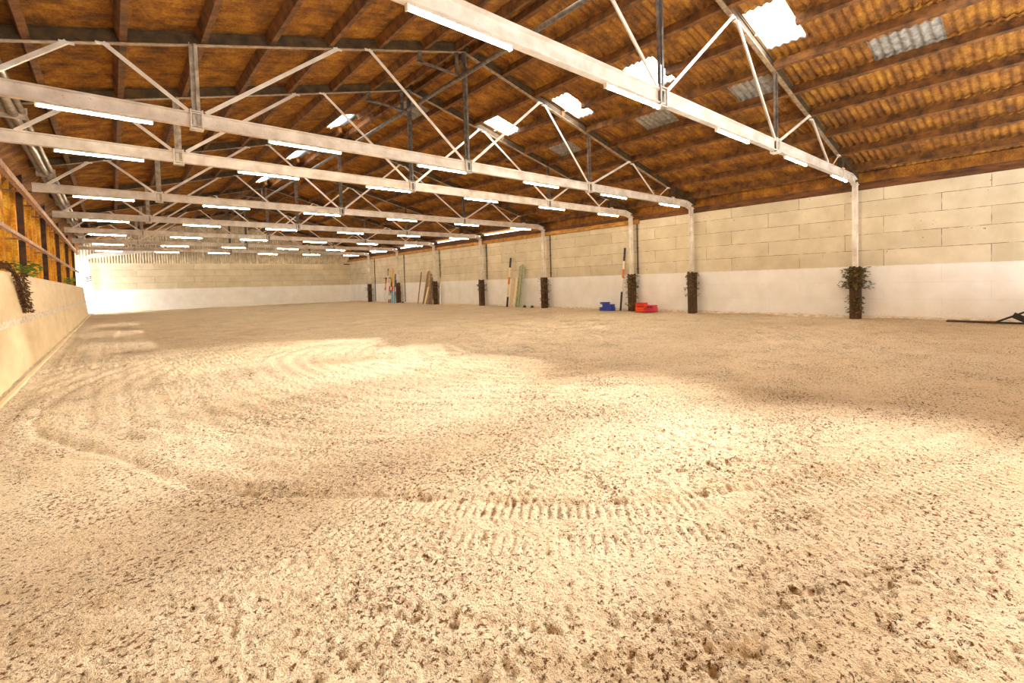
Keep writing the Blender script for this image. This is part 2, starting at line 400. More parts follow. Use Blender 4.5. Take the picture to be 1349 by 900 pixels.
def roof():
    mb = MB()
    n = int((YEND-YBACK)/(PITCH/6)); ysamp = [YBACK+(YEND-YBACK)*i/n for i in range(n+1)]
    holes = SKY_R+SKY_L
    def strip(xa, xb, up):
        # xa = upper end (towards the ridge), xb = lower end; the upper end dips under the next sheet
        cuts = {xa, xb}
        for r in holes+GREY:
            for c in r[:2]:
                if min(xa, xb)+.02 < c < max(xa, xb)-.02: cuts.add(c)
        cs = sorted(cuts)
        rows = []
        for c in cs:
            t = (c-xa)/(xb-xa); dz = -.034*(1-t)
            rows.append([(c, y, sheet_z(c)+dz+wave(y)+.006*math.sin(y*1.7+c)) for y in ysamp])
        for k in range(len(cs)-1):
            mx = (cs[k]+cs[k+1])/2
            o = len(mb.v); mb.v += rows[k]+rows[k+1]; m = len(ysamp)
            for i in range(n):
                my = (ysamp[i]+ysamp[i+1])/2
                if any(h[0] < mx < h[1] and h[2] < my < h[3] for h in holes): continue
                g = any(h[0]-.02 < mx < h[1]+.02 and h[2] < my < h[3] for h in GREY)
                mb.f.append((o+i, o+i+1, o+m+i+1, o+m+i)); mb.mi.append(1 if g else 0); mb.sm.append(True)
    L = [-2.6]+PUR_L[1:-1]+[XM]
    for a, b in zip(L[:-1], L[1:]): strip(min(XM, b+.13 if b < XM else b), a, 1)
    Rr = [XM]+PUR_R[1:]+[18.62]
    for a, b in zip(Rr[:-1], Rr[1:]): strip(max(XM, a-.13) if a > XM else a, b, 1)
    for side in (-1, 1):
        cs = sorted({XM, -2.7 if side < 0 else 18.7} | {c for r in holes for c in r[:2] if (c-XM)*side > 0})
        yc = sorted({YBACK, YEND} | {c for r in holes if (r[0]-XM)*side > 0 for c in r[2:]})
        for a, b in zip(cs[:-1], cs[1:]):
            for c, d in zip(yc[:-1], yc[1:]):
                if any(h[0] < (a+b)/2 < h[1] and h[2] < (c+d)/2 < h[3] for h in holes): continue
                mb.add([(a, c, sheet_z(a)+.06), (b, c, sheet_z(b)+.06), (b, d, sheet_z(b)+.06), (a, d, sheet_z(a)+.06)], [(0,1,2,3)], 1)
    o = mb.build('ceiling', [M['foam'], M['zinc']])
    struct(o, 'corrugated roof sheets coated in orange foam')
    # ridge cap
    mb = MB()
    mb.add([(XM-.3, YBACK, sheet_z(XM-.3)+.06), (XM, YBACK, sheet_z(XM)+.09), (XM+.3, YBACK, sheet_z(XM+.3)+.06),
            (XM-.3, YEND, sheet_z(XM-.3)+.06), (XM, YEND, sheet_z(XM)+.09), (XM+.3, YEND, sheet_z(XM+.3)+.06)], [(0,1,4,3),(1,2,5,4)])
    struct(mb.build('trim_1', M['zinc']), 'ridge capping under the roof peak')
roof()

def in_hole(x, y0, y1):
    return None
names_l = ['along the left eave', 'second up from the left eave', 'third up from the left eave', 'fourth up from the left eave', 'fifth up from the left eave', 'sixth up from the left eave', 'seventh up from the left eave', 'eighth up from the left eave', 'just left of the ridge']
names_r = ['just right of the ridge', 'second down on the right slope', 'third down on the right slope, above the bright skylights', 'fourth down on the right slope, broken by the bright skylights', 'fifth down on the right slope, above the bare grey sheets', 'sixth down on the right slope, below the bare grey sheets', 'seventh down on the right slope', 'eighth down on the right slope', 'second up from the right eave', 'lowest on the right slope, beside the wall']
for k, (x, side) in enumerate([(x, -1) for x in PUR_L]+[(x, 1) for x in PUR_R]):
    mb = MB(); s = SL if side < 0 else -SR
    up = Vector((-s, 0, 1)).normalized()
    z = raf(x)+.035+PD/2
    seg = []
    ys = np.arange(YBACK, YEND+.01, 1.2)
    w = .10
    pr = [(-w/2,-PD/2),(w/2,-PD/2),(w/2+.02,PD/2),(-w/2-.02,PD/2)]
    if k == 1: pass
    gaps = sorted((h[2]-.05, h[3]+.05) for h in SKY_R+SKY_L if h[0]-.02 < x < h[1]+.02)
    ya = YBACK
    for g0, g1 in gaps:
        mb.prism((x, ya, z), (x, g0, z), pr, up); ya = g1
    mb.prism((x, ya, z), (x, YEND-.02, z), pr, up)
    o = mb.build('roof_purlin', M['purlin'])
    d = names_l[k] if side < 0 else names_r[k-len(PUR_L)]
    tag(o, 'long foam-stained timber purlin '+d, 'roof beam', 'timber purlins under the roof sheets')

# skylights
def skylight(r, label, side):
    x0, x1, y0, y1 = r
    e = empty('skylight', ((x0+x1)/2, (y0+y1)/2, sheet_z((x0+x1)/2)))
    tag(e, label, 'skylight', 'translucent roof sheets')
    mb = MB(); n = max(6, int((y1-y0)/(PITCH/6))); ox, oy, oz = e.location
    pts = [(x, y0+(y1-y0)*i/n) for x in (x0-.04, x1+.04) for i in range(n+1)]
    mb.add([(x-ox, y-oy, sheet_z(x)+.012+wave(y)-oz) for x, y in pts], [(i, i+1, n+2+i, n+1+i) for i in range(n)], 0, True)
    mb.build('translucent_sheet', M['sky'], e)
    mb = MB(); xg = (x0+x1)/2; mb.bar((xg-ox, y0-oy-.05, sheet_z(xg)-oz-.06), (xg-ox, y1-oy+.05, sheet_z(xg)-oz-.06), .03, .03); mb.build('purlin_glare_bar', M['white'], e)  # white bar stands in for the cut purlin, whitened by skylight glare
    for y in (y0-.02, y1+.02):
        mb = MB(); mb.bar((x0-ox, y-oy, sheet_z(x0)-oz), (x1-ox, y-oy, sheet_z(x1)-oz), .03, .05)
        mb.build('lap_edge', M['foam'], e)
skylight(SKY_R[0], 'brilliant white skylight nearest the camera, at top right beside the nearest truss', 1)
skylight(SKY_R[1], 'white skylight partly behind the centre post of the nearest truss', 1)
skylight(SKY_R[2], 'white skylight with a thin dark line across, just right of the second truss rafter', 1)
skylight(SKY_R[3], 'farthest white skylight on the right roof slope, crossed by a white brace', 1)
for q, d in ((4, 'first'), (5, 'second'), (6, 'third')): skylight(SKY_R[q], 'white skylight on the right slope, %s added one out of view behind the nearest truss' % d, 1)  # unseen skylights continuing the row, added to brighten the near sand
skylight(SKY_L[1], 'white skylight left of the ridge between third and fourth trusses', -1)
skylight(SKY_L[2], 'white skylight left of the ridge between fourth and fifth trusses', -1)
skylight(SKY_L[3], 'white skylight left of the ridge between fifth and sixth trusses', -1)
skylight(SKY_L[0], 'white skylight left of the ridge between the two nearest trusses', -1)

# ------------------------------------------------------------------ trusses
def truss(i):
    Y = TY[i]; xr = XR[i]
    e = empty('roof_truss', (0, Y, 0))
    tag(e, '%s white roof truss spanning the arena, tie beam over zigzag braces' % ORD[i], 'roof truss', 'steel roof trusses across the arena')
    # tie beam with rounded end turning down on the posts
    mb = MB()
    mb.ibeam((XLEND-.12, 0, ZC), (XPOST-.35, 0, ZC), .13, .25)
    mb.ibeam((XPOST-.36, 0, ZC), (XPOST-.02, 0, ZC-.1), .13, .24)
    mb.build('tie_beam', M['paint'], e)
    for side in (-1, 1):
        xe = -2.2 if side < 0 else 16.55
        mb = MB()
        up = Vector((SR if side > 0 else -SL, 0, 1)).normalized()
        mb.ibeam((XM, 0, raf(XM)), (xe, 0, raf(xe)), .07, RD-.03, .012, up, 0)
        r = mb.build('rafter', M['rafter'], e)
        mb = MB(); mb.prism((XM, 0, raf(XM)), (xe, 0, raf(xe)), [(-.055,-.012),(.055,-.012),(.055,0),(-.055,0)], up, 0)
        mb.build('bottom_flange', M['flange'], r)
    # rafter foot on the right: lower short stub and knee down to the post
    mb = MB(); mb.bar((16.5, 0, raf(16.5)+.12), (XWALL-.02, 0, raf(XWALL)+.10), .07, .20)
    mb.build('rafter_foot', M['rafter'], e)
    mb = MB(); mb.channel((16.6, 0, ZC+.25), (16.6, 0, raf(16.6)+.02), .26, .12)
    mb.build('stub_post', M['rafter'], e)
    xs = [XM-5.76, XM, xr]
    for k, x in enumerate(xs):
        mb = MB(); mt = M['steel'] if k else M['steel_pale']
        for s in (-1, 1):
            mb.angle((x+s*.035, -.02, ZC-.02), (x+s*.035, -.02, raf(x)+.02), .055, .010, (0, s, 0))
        mb.bar((x, .01, ZC+.02), (x, .01, raf(x)), .05, .03, (0,1,0))
        h = mb.build('hanger_post', mt, e)
        mb = MB()
        for s in (-1, 1):
            for q in (-1, 1):
                mb.box((x+s*.085-.012, q*.075-.012, ZC-.05), (x+s*.085+.012, q*.075+.012, ZC+.30))
        mb.box((x-.10, -.09, ZC-.055), (x+.10, .09, ZC-.03)); mb.box((x-.10, -.09, ZC+.26), (x+.10, .09, ZC+.28))
        mb.build('clamp', M['paint'] if k != 1 else M['steel_pale'], e)
    # clamp near the right end
    mb = MB()
    for q in (-1, 1): mb.box((16.6-.02, q*.075-.012, ZC-.03), (16.6+.02, q*.075+.012, ZC+.29))
    mb.box((16.5, -.09, ZC+.26), (16.7, .09, ZC+.285))
    mb.build('clamp', M['paint'], e)
    # braces
    xl = XM-5.76
    top = [(.0-.40), .06, 3.80, 4.48]
    xn2 = 9.70; xn1 = 13.96 if i < 2 else 14.46
    br = [((-1.25, ZC+.24), (-.36, raf(-.36))), ((xl-.12, ZC+.26), (.06, raf(.06))), ((xl+.14, ZC+.26), (3.80, raf(3.80))),
          ((XM-.14, ZC+.26), (4.48, raf(4.48))), ((XM+.14, ZC+.26), (xn2-.08, raf(xn2-.08))), ((xr-.12, ZC+.26), (xn2+.10, raf(xn2+.10))),
          ((xr+.12, ZC+.26), (xn1-.1, raf(xn1-.1))), ((xn1+1.35, ZC+.26), (xn1+.10, raf(xn1+.1))), ((15.75, ZC+.28), (16.3, raf(16.3)))]
    for n, (a, b) in enumerate(br):
        mb = MB(); w = .065 if n < 8 else .04
        mb.angle((a[0], -.03, a[1]), (b[0], -.03, b[1]-.01), w, .012, (0,1,0))
        mb.box((b[0]-.09, -.06, b[1]-.035), (b[0]+.09, 0, b[1]-.008))
        mb.build('brace', M['paint'], e)
    # small dark hanging frame under the ridge
    mb = MB()
    mb.bar((5.76, 0, raf(5.76)+.02), (5.76, 0, 7.00), .09, .05, (0,1,0))
    mb.bar((6.80, 0, raf(6.8)+.02), (6.80, 0, 6.98), .09, .05, (0,1,0))
    mb.bar((5.68, 0, 7.02), (6.95, 0, 6.98), .05, .05)
    mb.build('pipe_hanger', M['steel'], e)
    return e
for i in range(8): truss(i)
TYF = TY[:8]

# ridge pipe
mb = MB(); mb.rod((6.88, YBACK, 6.93), (6.88, YEND-.1, 6.93), .055, 14)
for y in TY: mb.rod((6.88, y-.2, 6.93), (6.88, y-.14, 6.93), .068, 14)
tag(mb.build('ridge_pipe', M['steel']), 'long dark steel pipe running lengthwise under the roof ridge', 'pipe')

# ------------------------------------------------------------------ lights on the tie beams
def fixture():
    e = empty('fluorescent_light')
    mb = MB()
    mb.prism((-.68, 0, .028), (.68, 0, .028), [(-.05,-.004),(.05,-.004),(.026,.03),(-.026,.03)])
    mb.box((-.70, -.03, -.016), (-.68, .03, .055)); mb.box((.68, -.03, -.016), (.70, .03, .055))
    for x in (-.5, .5): mb.box((x-.02, -.012, .058), (x+.02, .012, .066))
    mb.build('housing', M['white'], e)
    mb = MB(); mb.rod((-.68, 0, .006), (.68, 0, .006), .018, 12)
    mb.build('lit_tube', M['tube'], e)
    return e
fx = fixture(); remember(fx)
XF = [-.05, 3.10, 6.28, 9.63, 13.0, 16.42]
POSN = ['leftmost', 'second from the left', 'third from the left', 'fourth from the left', 'fifth from the left', 'rightmost']
first = True
for i, Y in enumerate(TY):
    for k, x in enumerate(XF):
        if i == 0 and k == 0: continue
        if first: o = fx; first = False
        else: o = copy_tree(fx)
        o.location = (x, Y, ZC-.066)
        tag(o, 'lit white tube light, %s under the %s truss beam' % (POSN[k], ORD[i]), 'light', 'fluorescent tube lights under the tie beams')

# ------------------------------------------------------------------ right columns with timber sleeves and ivy
def leaves(mb, n, zlo, zhi, r, cx=0, cy=0, size=.07, spread=.05, mi=0, front=True):
    for _ in range(n):
        a = random.uniform(0, 2*PI); z = random.uniform(zlo, zhi)
        rr = r+random.random()**2*spread
        p = Vector((cx+math.cos(a)*rr, cy+math.sin(a)*rr, z))
        d = Vector((math.cos(a)+random.uniform(-.6,.6), math.sin(a)+random.uniform(-.6,.6), random.uniform(-.6,.5))).normalized()
        s = d.cross(Vector((random.uniform(-.3,.3), random.uniform(-.3,.3), 1))).normalized(); nrm = s.cross(d)
        L = size*random.uniform(.6, 1.3); w = L*.34
        mb.add([p, p+d*L*.45+s*w+nrm*.01, p+d*L-nrm*.015, p+d*L*.45-s*w+nrm*.01, p+d*L*.45-nrm*.012], [(0,1,4),(1,2,4),(2,3,4),(3,0,4)], mi)
PLACE = ['nearest the camera', 'second nearest, right of the red blocks', 'between the blue and the red blocks', 'fourth nearest, right of the green poles', 'fifth nearest, left of the black-tipped cream pole', 'beside the rustic brown rails', 'beside the coloured striped poles', 'farthest, near the end wall']
clusters = [
  [(1.38, 1.70, 60, .22), (1.02, 1.28, 70, .26), (.5, .75, 26, .09), (.2, .4, 20, .06), (1.2, 1.7, 50, .1)],
  [(1.6, 1.74, 16, .10), (1.1, 1.6, 40, .07), (1.0, 1.1, 14, .12), (.75, .85, 12, .12)],
  [(1.6, 1.72, 16, .2), (1.1, 1.5, 50, .12), (.6, 1.0, 26, .08), (.25, .4, 20, .12)],
  [(1.3, 1.7, 34, .12), (.85, 1.05, 20, .14), (.4, .6, 22, .12), (.1, .25, 14, .1)],
  [(1.3, 1.5, 24, .12), (1.0, 1.2, 22, .16)],
  [(1.3, 1.7, 40, .2), (.5, 1.0, 40, .15)],
  [(1.4, 1.7, 20, .1), (.7, 1.0, 24, .1)],
  [(1.1, 1.4, 26, .2), (.4, .7, 20, .12)]]
for i, Y in enumerate(TYF):
    e = empty('steel_column', (XPOST, Y, 0))
    tag(e, 'slim white steel column on the right wall, %s' % PLACE[i], 'column', 'white columns along the right wall')
    mb = MB()
    mb.ibeam((0, 0, BAND-.1), (0, 0, ZC+.02), .14, .15, .012, (0,1,0), 0, -.075)
    mb.build('shaft', M['paint'], e)
    mb = MB(); mb.box((-.11, -.10, ZC-.06), (.12, .10, ZC-.04)); mb.build('cap_plate', M['paint'], e)
    mb = MB()
    for q in range(4):      # rough planks boxed round the shaft
        a = q*PI/2
        c, s = math.cos(a), math.sin(a)
        for t in (-1, 0, 1):
            px, py = .135, t*.09
            top = BAND+random.uniform(-.03, .04)
            x, y = c*px-s*py, s*px+c*py
            wx, wy = (.014, .044) if q % 2 == 0 else (.044, .014)
            mb.box((x-wx, y-wy, -.12), (x+wx, y+wy, top))
    mb.build('timber_sleeve', M['timber_dark'], e)
    o = MB()
    for (a, b, n, sp) in clusters[i]: leaves(o, int(n*2.4), a, b, .14, size=.12, spread=sp*1.25)
    iv = empty('ivy_garland', (XPOST, Y, 0))
    tag(iv, 'green ivy on the column sleeve %s' % PLACE[i], 'ivy', 'ivy on the column sleeves')
    o.build('leaves', M['leaf'], iv)
    mb = MB(); pz = .05; pts = []
    while pz < 1.72:
        a = pz*4.2+i; pts.append((math.cos(a)*.165, math.sin(a)*.165, pz)); pz += .06
    for a, b in zip(pts[:-1], pts[1:]): mb.rod(a, b, .008, 5)
    mb.build('vine_stem', M['leaf_brown'], iv)

# ------------------------------------------------------------------ walls
def wall(name, a, b, mat, label):
    mb = MB(); mb.box(a, b); return struct(mb.build(name, mat), label)
wall('wall_right', (XWALL, YBACK, -.3), (XWALL+.25, YEND+.25, 4.33), M['wallR'], 'cream concrete panel wall, white painted below')
wall('wall_far', (-2.6, YEND, -.3), (XWALL+.2, YEND+.25, 3.93), M['wallF'], 'white block end wall')
# corrugated gable above the end wall
mb = MB(); x = -2.6; pts = []
while x < 18.62:
    pts.append((x, YEND-.02+.03*math.sin(2*PI*x/.17))); x += .0188
vs = [(x, y, 3.90) for x, y in pts]+[(x, y, sheet_z(x)+.05) for x, y in pts]; n = len(pts)
mb.add(vs, [(i, i+1, n+i+1, n+i) for i in range(n-1)], 0, True)
struct(mb.build('wall_far_gable', M['gable']), 'pale corrugated gable sheeting above the end wall')
wall('wall_back', (-2.6, YBACK-.25, -.3), (XWALL+.2, YBACK, 5.6), M['wallF'], 'block wall behind the camera')
mb = MB(); mb.add([(-2.6, YBACK, 5.4), (XWALL+.2, YBACK, 5.4), (XWALL+.2, YBACK, sheet_z(18.5)), (XM, YBACK, sheet_z(XM)+.06), (-2.6, YBACK, sheet_z(-2.6))], [(0,1,2,3,4)])
struct(mb.build('wall_back_gable', M['gable']), 'sheeted gable behind the camera')
# eave boards on the right wall head
mb = MB(); mb.box((XWALL-.05, YBACK, 4.30), (XWALL+.10, 22.0, 4.58))
struct(mb.build('trim_2', M['eave']), 'dark stained eave board along the head of the right wall')
mb = MB(); mb.box((XWALL-.16, 14.0, 4.16), (XWALL-.02, YEND, 4.36))
struct(mb.build('trim_3', M['eave_tan']), 'orange eave beam along the far part of the right wall')
mb = MB(); mb.prism((XWALL+.06, YBACK, 4.56), (XWALL+.06, 22.0, 4.56), [(-.12, -.02), (.12, -.02), (.16, .36), (.30, .44), (.12, .40), (-.12, .30)])
struct(mb.build('trim_7', M['foam']), 'foam filled eave above the right wall')
mb = MB(); mb.box((XWALL-.02, 22.0, 4.33), (XWALL+.06, YEND, sheet_z(XWALL)-.17)); mb.box((17.8, YEND-.12, 3.86), (XWALL, YEND-.03, 3.96))
struct(mb.build('trim_4', M['eave']), 'dark wall plate under the daylight gap')

# left side: outer cladding, rails, posts, kickboard
XO = -2.15
def left_wall():
    mb = MB(); y = YBACK; prof = []
    per = 1.27
    while y < 49.6:
        prof += [(y, XO), (y+.42, XO), (y+.47, XO+.16), (y+.80, XO+.16), (y+.85, XO+.02), (y+1.12, XO+.02), (y+1.16, XO+.09), (y+1.22, XO+.09)]
        y += per
    prof = [(a, b) for a, b in prof if a < 49.7]+[(49.7, XO)]
    n = len(prof)
    vs = [(x, y, -.2) for y, x in prof]+[(x, y, 5.5) for y, x in prof]
    mb.add(vs, [(i, i+1, n+i+1, n+i) for i in range(n-1)])
    mb.box((XO-.12, YBACK, -.2), (XO-.05, 49.7, 5.35))
    # above the far doorway
    mb.box((XO-.12, 49.7, 4.35), (XO, YEND, 5.35))
    struct(mb.build('wall_left', M['foam_wall']), 'orange ribbed side wall above the kickboard')
left_wall()
for z, d, nm, w in ((4.30, .16, 'upper dusty rail along the left wall over the orange panels', .10), (3.0, .09, 'lower thin rail along the left wall between kickboard and upper rail', .07)):
    mb = MB(); mb.box((-1.72, YBACK, z), (-1.72+w, 48.6, z+d))
    for y in np.arange(1, 46, 3.1): mb.box((XO+.05, y-.04, z+.02), (-1.72, y+.04, z+.07))
    tag(mb.build('wall_rail', M['rail']), nm, 'rail')
for i, Y in enumerate(TY):
    e = empty('side_post', (-1.82, Y, 0))
    tag(e, 'dark brown steel post behind the left kickboard under the %s truss' % ORD[i], 'post', 'brown posts along the left wall')
    mb = MB(); mb.ibeam((0, 0, -.2), (0, 0, 5.16), .13, .13, .012, (0,1,0), 0, -.065); mb.build('shaft', M['brown'], e)
    mb = MB(); mb.box((-.05, -.10, 4.48), (.08, .10, 5.12)); mb.box((.1, -.10, ZC-.03), (.26, .10, ZC-.01)); mb.build('head_plate', M['brown'], e)
# sloping foam covered soffit between wall and eave
mb = MB(); n = 24; pr = []
for k in range(n+1):
    t = k/n; pr.append((XO+.02+.62*t**1.6, 4.42+.72*t))
ys = np.arange(YBACK, YEND+.3, .5)
vs = []
for y in ys:
    for (x, z) in pr: vs.append((x+.03*math.sin(y*2.1+z*5), y, z+.03*math.sin(y*1.3+x*6)))
m = n+1
struct_f = [(a*m+b, a*m+b+1, (a+1)*m+b+1, (a+1)*m+b) for a in range(len(ys)-1) for b in range(n)]
mb.add(vs, struct_f, 0, True)
struct(mb.build('trim_5', M['foam']), 'foam covered eave soffit above the left rail')
# fluted galvanised pipe bundle under the left eave
e = empty('eave_pipe', (-1.26, 0, 5.02)); tag(e, 'bundle of grey galvanised pipes running under the left eave', 'pipe')
for dx, dz, r in ((-.10, .05, .06), (.02, 0, .07), (.13, .06, .05)):
    mb = MB(); mb.rod((dx, YBACK, dz), (dx, 46.5, dz), r, 12); mb.build('pipe', M['tray'], e)
for y in TY:
    mb = MB(); mb.box((-.19, y-.25, -.09), (.20, y-.21, .14)); mb.build('strap', M['steel_pale'], e)

# kickboard, leaning outwards
def kick():
    e = empty('kickboard', (XKICK, 0, 0)); tag(e, 'long tan plywood kickboard leaning out along the left side', 'kickboard')
    xt = -.19
    Z = 1.96; y0, y1 = YBACK, 46.6
    def px(z): return xt*z/Z
    for nm, z0, z1, off, mat in (('lower_board', -.1, .95, 0, M['ply']), ('upper_board', 1.06, Z, 0, M['ply']), ('scuff_rail', .945, 1.065, .018, M['batten'])):
        mb = MB(); a, b = px(z0)+off, px(z1)+off
        mb.add([(a,y0,z0),(a,y1,z0),(a-.05,y1,z0),(a-.05,y0,z0),(b,y0,z1),(b,y1,z1),(b-.05,y1,z1),(b-.05,y0,z1)],
               [(0,1,5,4),(1,2,6,5),(2,3,7,6),(3,0,4,7),(4,5,6,7),(3,2,1,0)])
        mb.build(nm, mat, e)
    mb = MB(); mb.box((xt-.22, y0, Z-.03), (xt+.0, y1, Z+.0)); mb.build('top_shelf', M['rail'], e)
    mb = MB(); mb.bar((.10, YBACK, .02), (.10, 46.0, .02), .05, .09); mb.build('foot_batten', M['ply'], e)
kick()

# far end portal frame lit by the open doorway
def portal():
    e = empty('end_frame', (0, YEND-.35, 0)); tag(e, 'bright white curved steel frame in the far left corner', 'frame')
    mb = MB()
    pts = [(-1.12, 0.0), (-1.28, 1.9), (-1.42, 3.3), (-1.44, 3.95)]
    for a in np.linspace(0, 1, 7)[1:]:
        th = a*PI/2*.86; pts.append((-1.44+.62*(1-math.cos(th)), 3.95+.50*math.sin(th)))
    pts += [(3.3, 5.1)]
    W = [.26, .22, .22, .24, .26, .28, .30, .32, .34, .34, .10]
    for (a, b, w) in zip(pts[:-1], pts[1:], W):
        mb.bar((a[0], 0, a[1]), (b[0], 0, b[1]), .14, w, (0,1,0)) if False else mb.prism((a[0],0,a[1]), (b[0],0,b[1]), [(-w/2,-.07),(w/2,-.07),(w/2,.07),(-w/2,.07)], (0,1,0))
    mb.build('bent_frame', M['paint'], e)
    mb = MB(); mb.rod((-1.02, -.05, 0), (-1.16, -.05, 1.9), .03, 8); mb.rod((-1.16, -.05, 1.9), (-1.2, -.05, 3.9), .03, 8); mb.build('downpipe', M['white'], e)
    mb = MB()
    for z in (2.75, 2.62, 2.45): mb.rod((-1.45, -.12, z), (-1.12, -.16, z+.1), .035, 8)
    mb.build('cable_coil', M['black'], e)
portal()
# door head / return beside the far doorway
wall('trim_6', (XO-.1, 49.6, -.2), (XO+.28, 49.7, 4.4), M['foam_wall'], 'jamb of the far left doorway')
# frosty white apron against the end wall
mb = MB(); mb.box((-1.3, YEND-.16, -.1), (XWALL-.3, YEND, .14)); struct(mb.build('baseboard_far', M['white']), 'low pale kerb at the foot of the end wall')
mb = MB(); mb.box((XWALL-.07, .2, -.1), (XWALL, YEND, .10)); struct(mb.build('baseboard_right', M['batten']), 'low sand-dusted kerb at the foot of the right wall')

# conduits on the right wall
for y, z0, d in ((14.13, 1.78, 'beside the red block column'), (20.37, 1.78, 'right of the green poles column'), (26.77, 1.78, 'left of the black-tipped pole'), (33.08, 1.78, 'right of the rustic rails'), (39.2, .02, 'right of the coloured poles, down to the sand'), (45.55, .02, 'farthest along, down to the sand')):
    mb = MB(); mb.rod((XWALL-.04, y, z0), (XWALL-.04, y, 4.2), .035, 8)
    for z in (2.0, 3.0, 3.9): mb.box((XWALL-.085, y-.05, z), (XWALL, y+.05, z+.04))
    tag(mb.build('conduit', M['conduit']), 'thin dark conduit on the right wall '+d, 'conduit', 'conduits on the right wall')

# ------------------------------------------------------------------ things along the right wall
def pole(name, p0, p1, r, bands, label, cat='jump pole', group=None):
    """bands: [(fraction end, material key)] from the foot up"""
    ks = []; 
    for _, k in bands:
        if k not in ks: ks.append(k)
    mb = MB(); p0 = Vector(p0); p1 = Vector(p1); t0 = 0
    for t1, k in bands:
        mb.rod(p0.lerp(p1, t0), p0.lerp(p1, t1), r, 12, ks.index(k)); t0 = t1
    o = mb.build(name, [M[k] for k in ks])
    return tag(o, label, cat, group)
W = XWALL-.05
GP = 'poles leaning on the right wall'
pole('jump_pole', (W-.5, 14.84, .02), (W-.07, 14.83, 3.06), .05, [(.30,'black'),(.52,'white'),(.66,'orange'),(.79,'white'),(1,'black')], 'black, white and orange jump pole leaning between the blue and red blocks', group=GP)
pole('jump_pole', (W-.5, 23.96, .02), (W-.08, 23.99, 3.07), .062, [(.20,'black'),(.46,'cream'),(.60,'orange'),(.80,'cream'),(1,'black')], 'thick cream jump pole with black ends and orange band beside the green poles', group=GP)
def plank(p0, p1, w, t, mat, label, cat='plank', group=None, name='jump_plank'):
    mb = MB(); mb.prism(p0, p1, [(-w/2,-t/2),(w/2,-t/2),(w/2,t/2),(-w/2,t/2)], (1,0,0))
    return tag(mb.build(name, M[mat]), label, cat, group)
plank((W-.42, 23.70, 0), (W-.05, 23.80, 1.76), .30, .03, 'cream', 'short cream board leaning between the black-tipped pole and green poles')
plank((W-.36, 23.38, 0), (W-.05, 23.46, 1.80), .26, .03, 'cream', 'short cream board leaning right against the green poles')
for k, (ya, yb, zt) in enumerate(((23.15, 23.10, 2.51), (23.03, 23.0, 2.55), (22.90, 22.9, 2.59), (22.77, 22.80, 2.61), (22.62, 22.70, 2.45))):
    pole('jump_pole', (W-.50, ya, .02), (W-.07, yb, zt), .043, [(1,('mint','mint_dark')[k % 2])], 'worn green jump pole, %s of five leaning in a bundle' % ['leftmost', 'second from the left', 'middle one', 'second from the right', 'rightmost'][k], group='pale green poles')
def cup(y, lab, x=W-.35):
    mb = MB(); n = 10
    for k in range(5):
        a0 = k/5*PI/2; a1 = (k+1)/5*PI/2
        mb.rod((0,0,.13*math.sin(a0)), (0,0,.13*math.sin(a1)), .11*math.cos(a0), n, 0, max(.004, .11*math.cos(a1)))
    mb.rod((0,0,.12), (0,0,.15), .02, 8)
    tag(mb.build('rubber_lump', M['black'], None, (x, y, .01)), lab, 'rubber lump', 'small black lumps at the wall foot')
cup(22.4, 'small black rounded lump on the sand just right of the green poles'); cup(21.7, 'small black rounded lump, second one right of the green poles')
cup(38.95, 'small black rounded lump on the sand right of the coloured poles')
# bundle of rustic rails
for k in range(8):
    ya = 34.92-.23*k; yb = (34.89, 34.75, 34.6, 34.46, 34.3, 34.15, 34.0, 33.85)[k]; zt = (2.33, 2.56, 2.62, 2.56, 2.37, 2.08, 1.72, 1.36)[k]
    pole('rustic_rail', (W-.55, ya, .02), (W-.08, yb, zt), random.uniform(.045, .06), [(1,('bark','bark_dark','bark','bark_pale')[k % 4])], 'rustic wooden rail, %s of eight in the leaning bundle' % ['leftmost', 'second from the left', 'third from the left', 'fourth from the left', 'fourth from the right', 'third from the right', 'second from the right', 'rightmost'][k], 'rail', 'rustic rails leaning on the wall')
plank((W-.78, 34.18, 0), (W-.30, 34.4, 1.36), .26, .04, 'cream', 'short pale board in front of the rustic rails')
pole('jump_pole', (W-.5, 35.89, .02), (W-.08, 35.93, 2.57), .04, [(1,'redpole')], 'thin faded red-brown pole leaning alone left of the rustic rails', group=GP)
pole('jump_pole', (W-.24, 32.75, .02), (W-.08, 32.85, 2.58), .045, [(.6,'white'),(.8,'cream'),(1,'bark')], 'pale pole leaning right of the sixth column', group=GP)
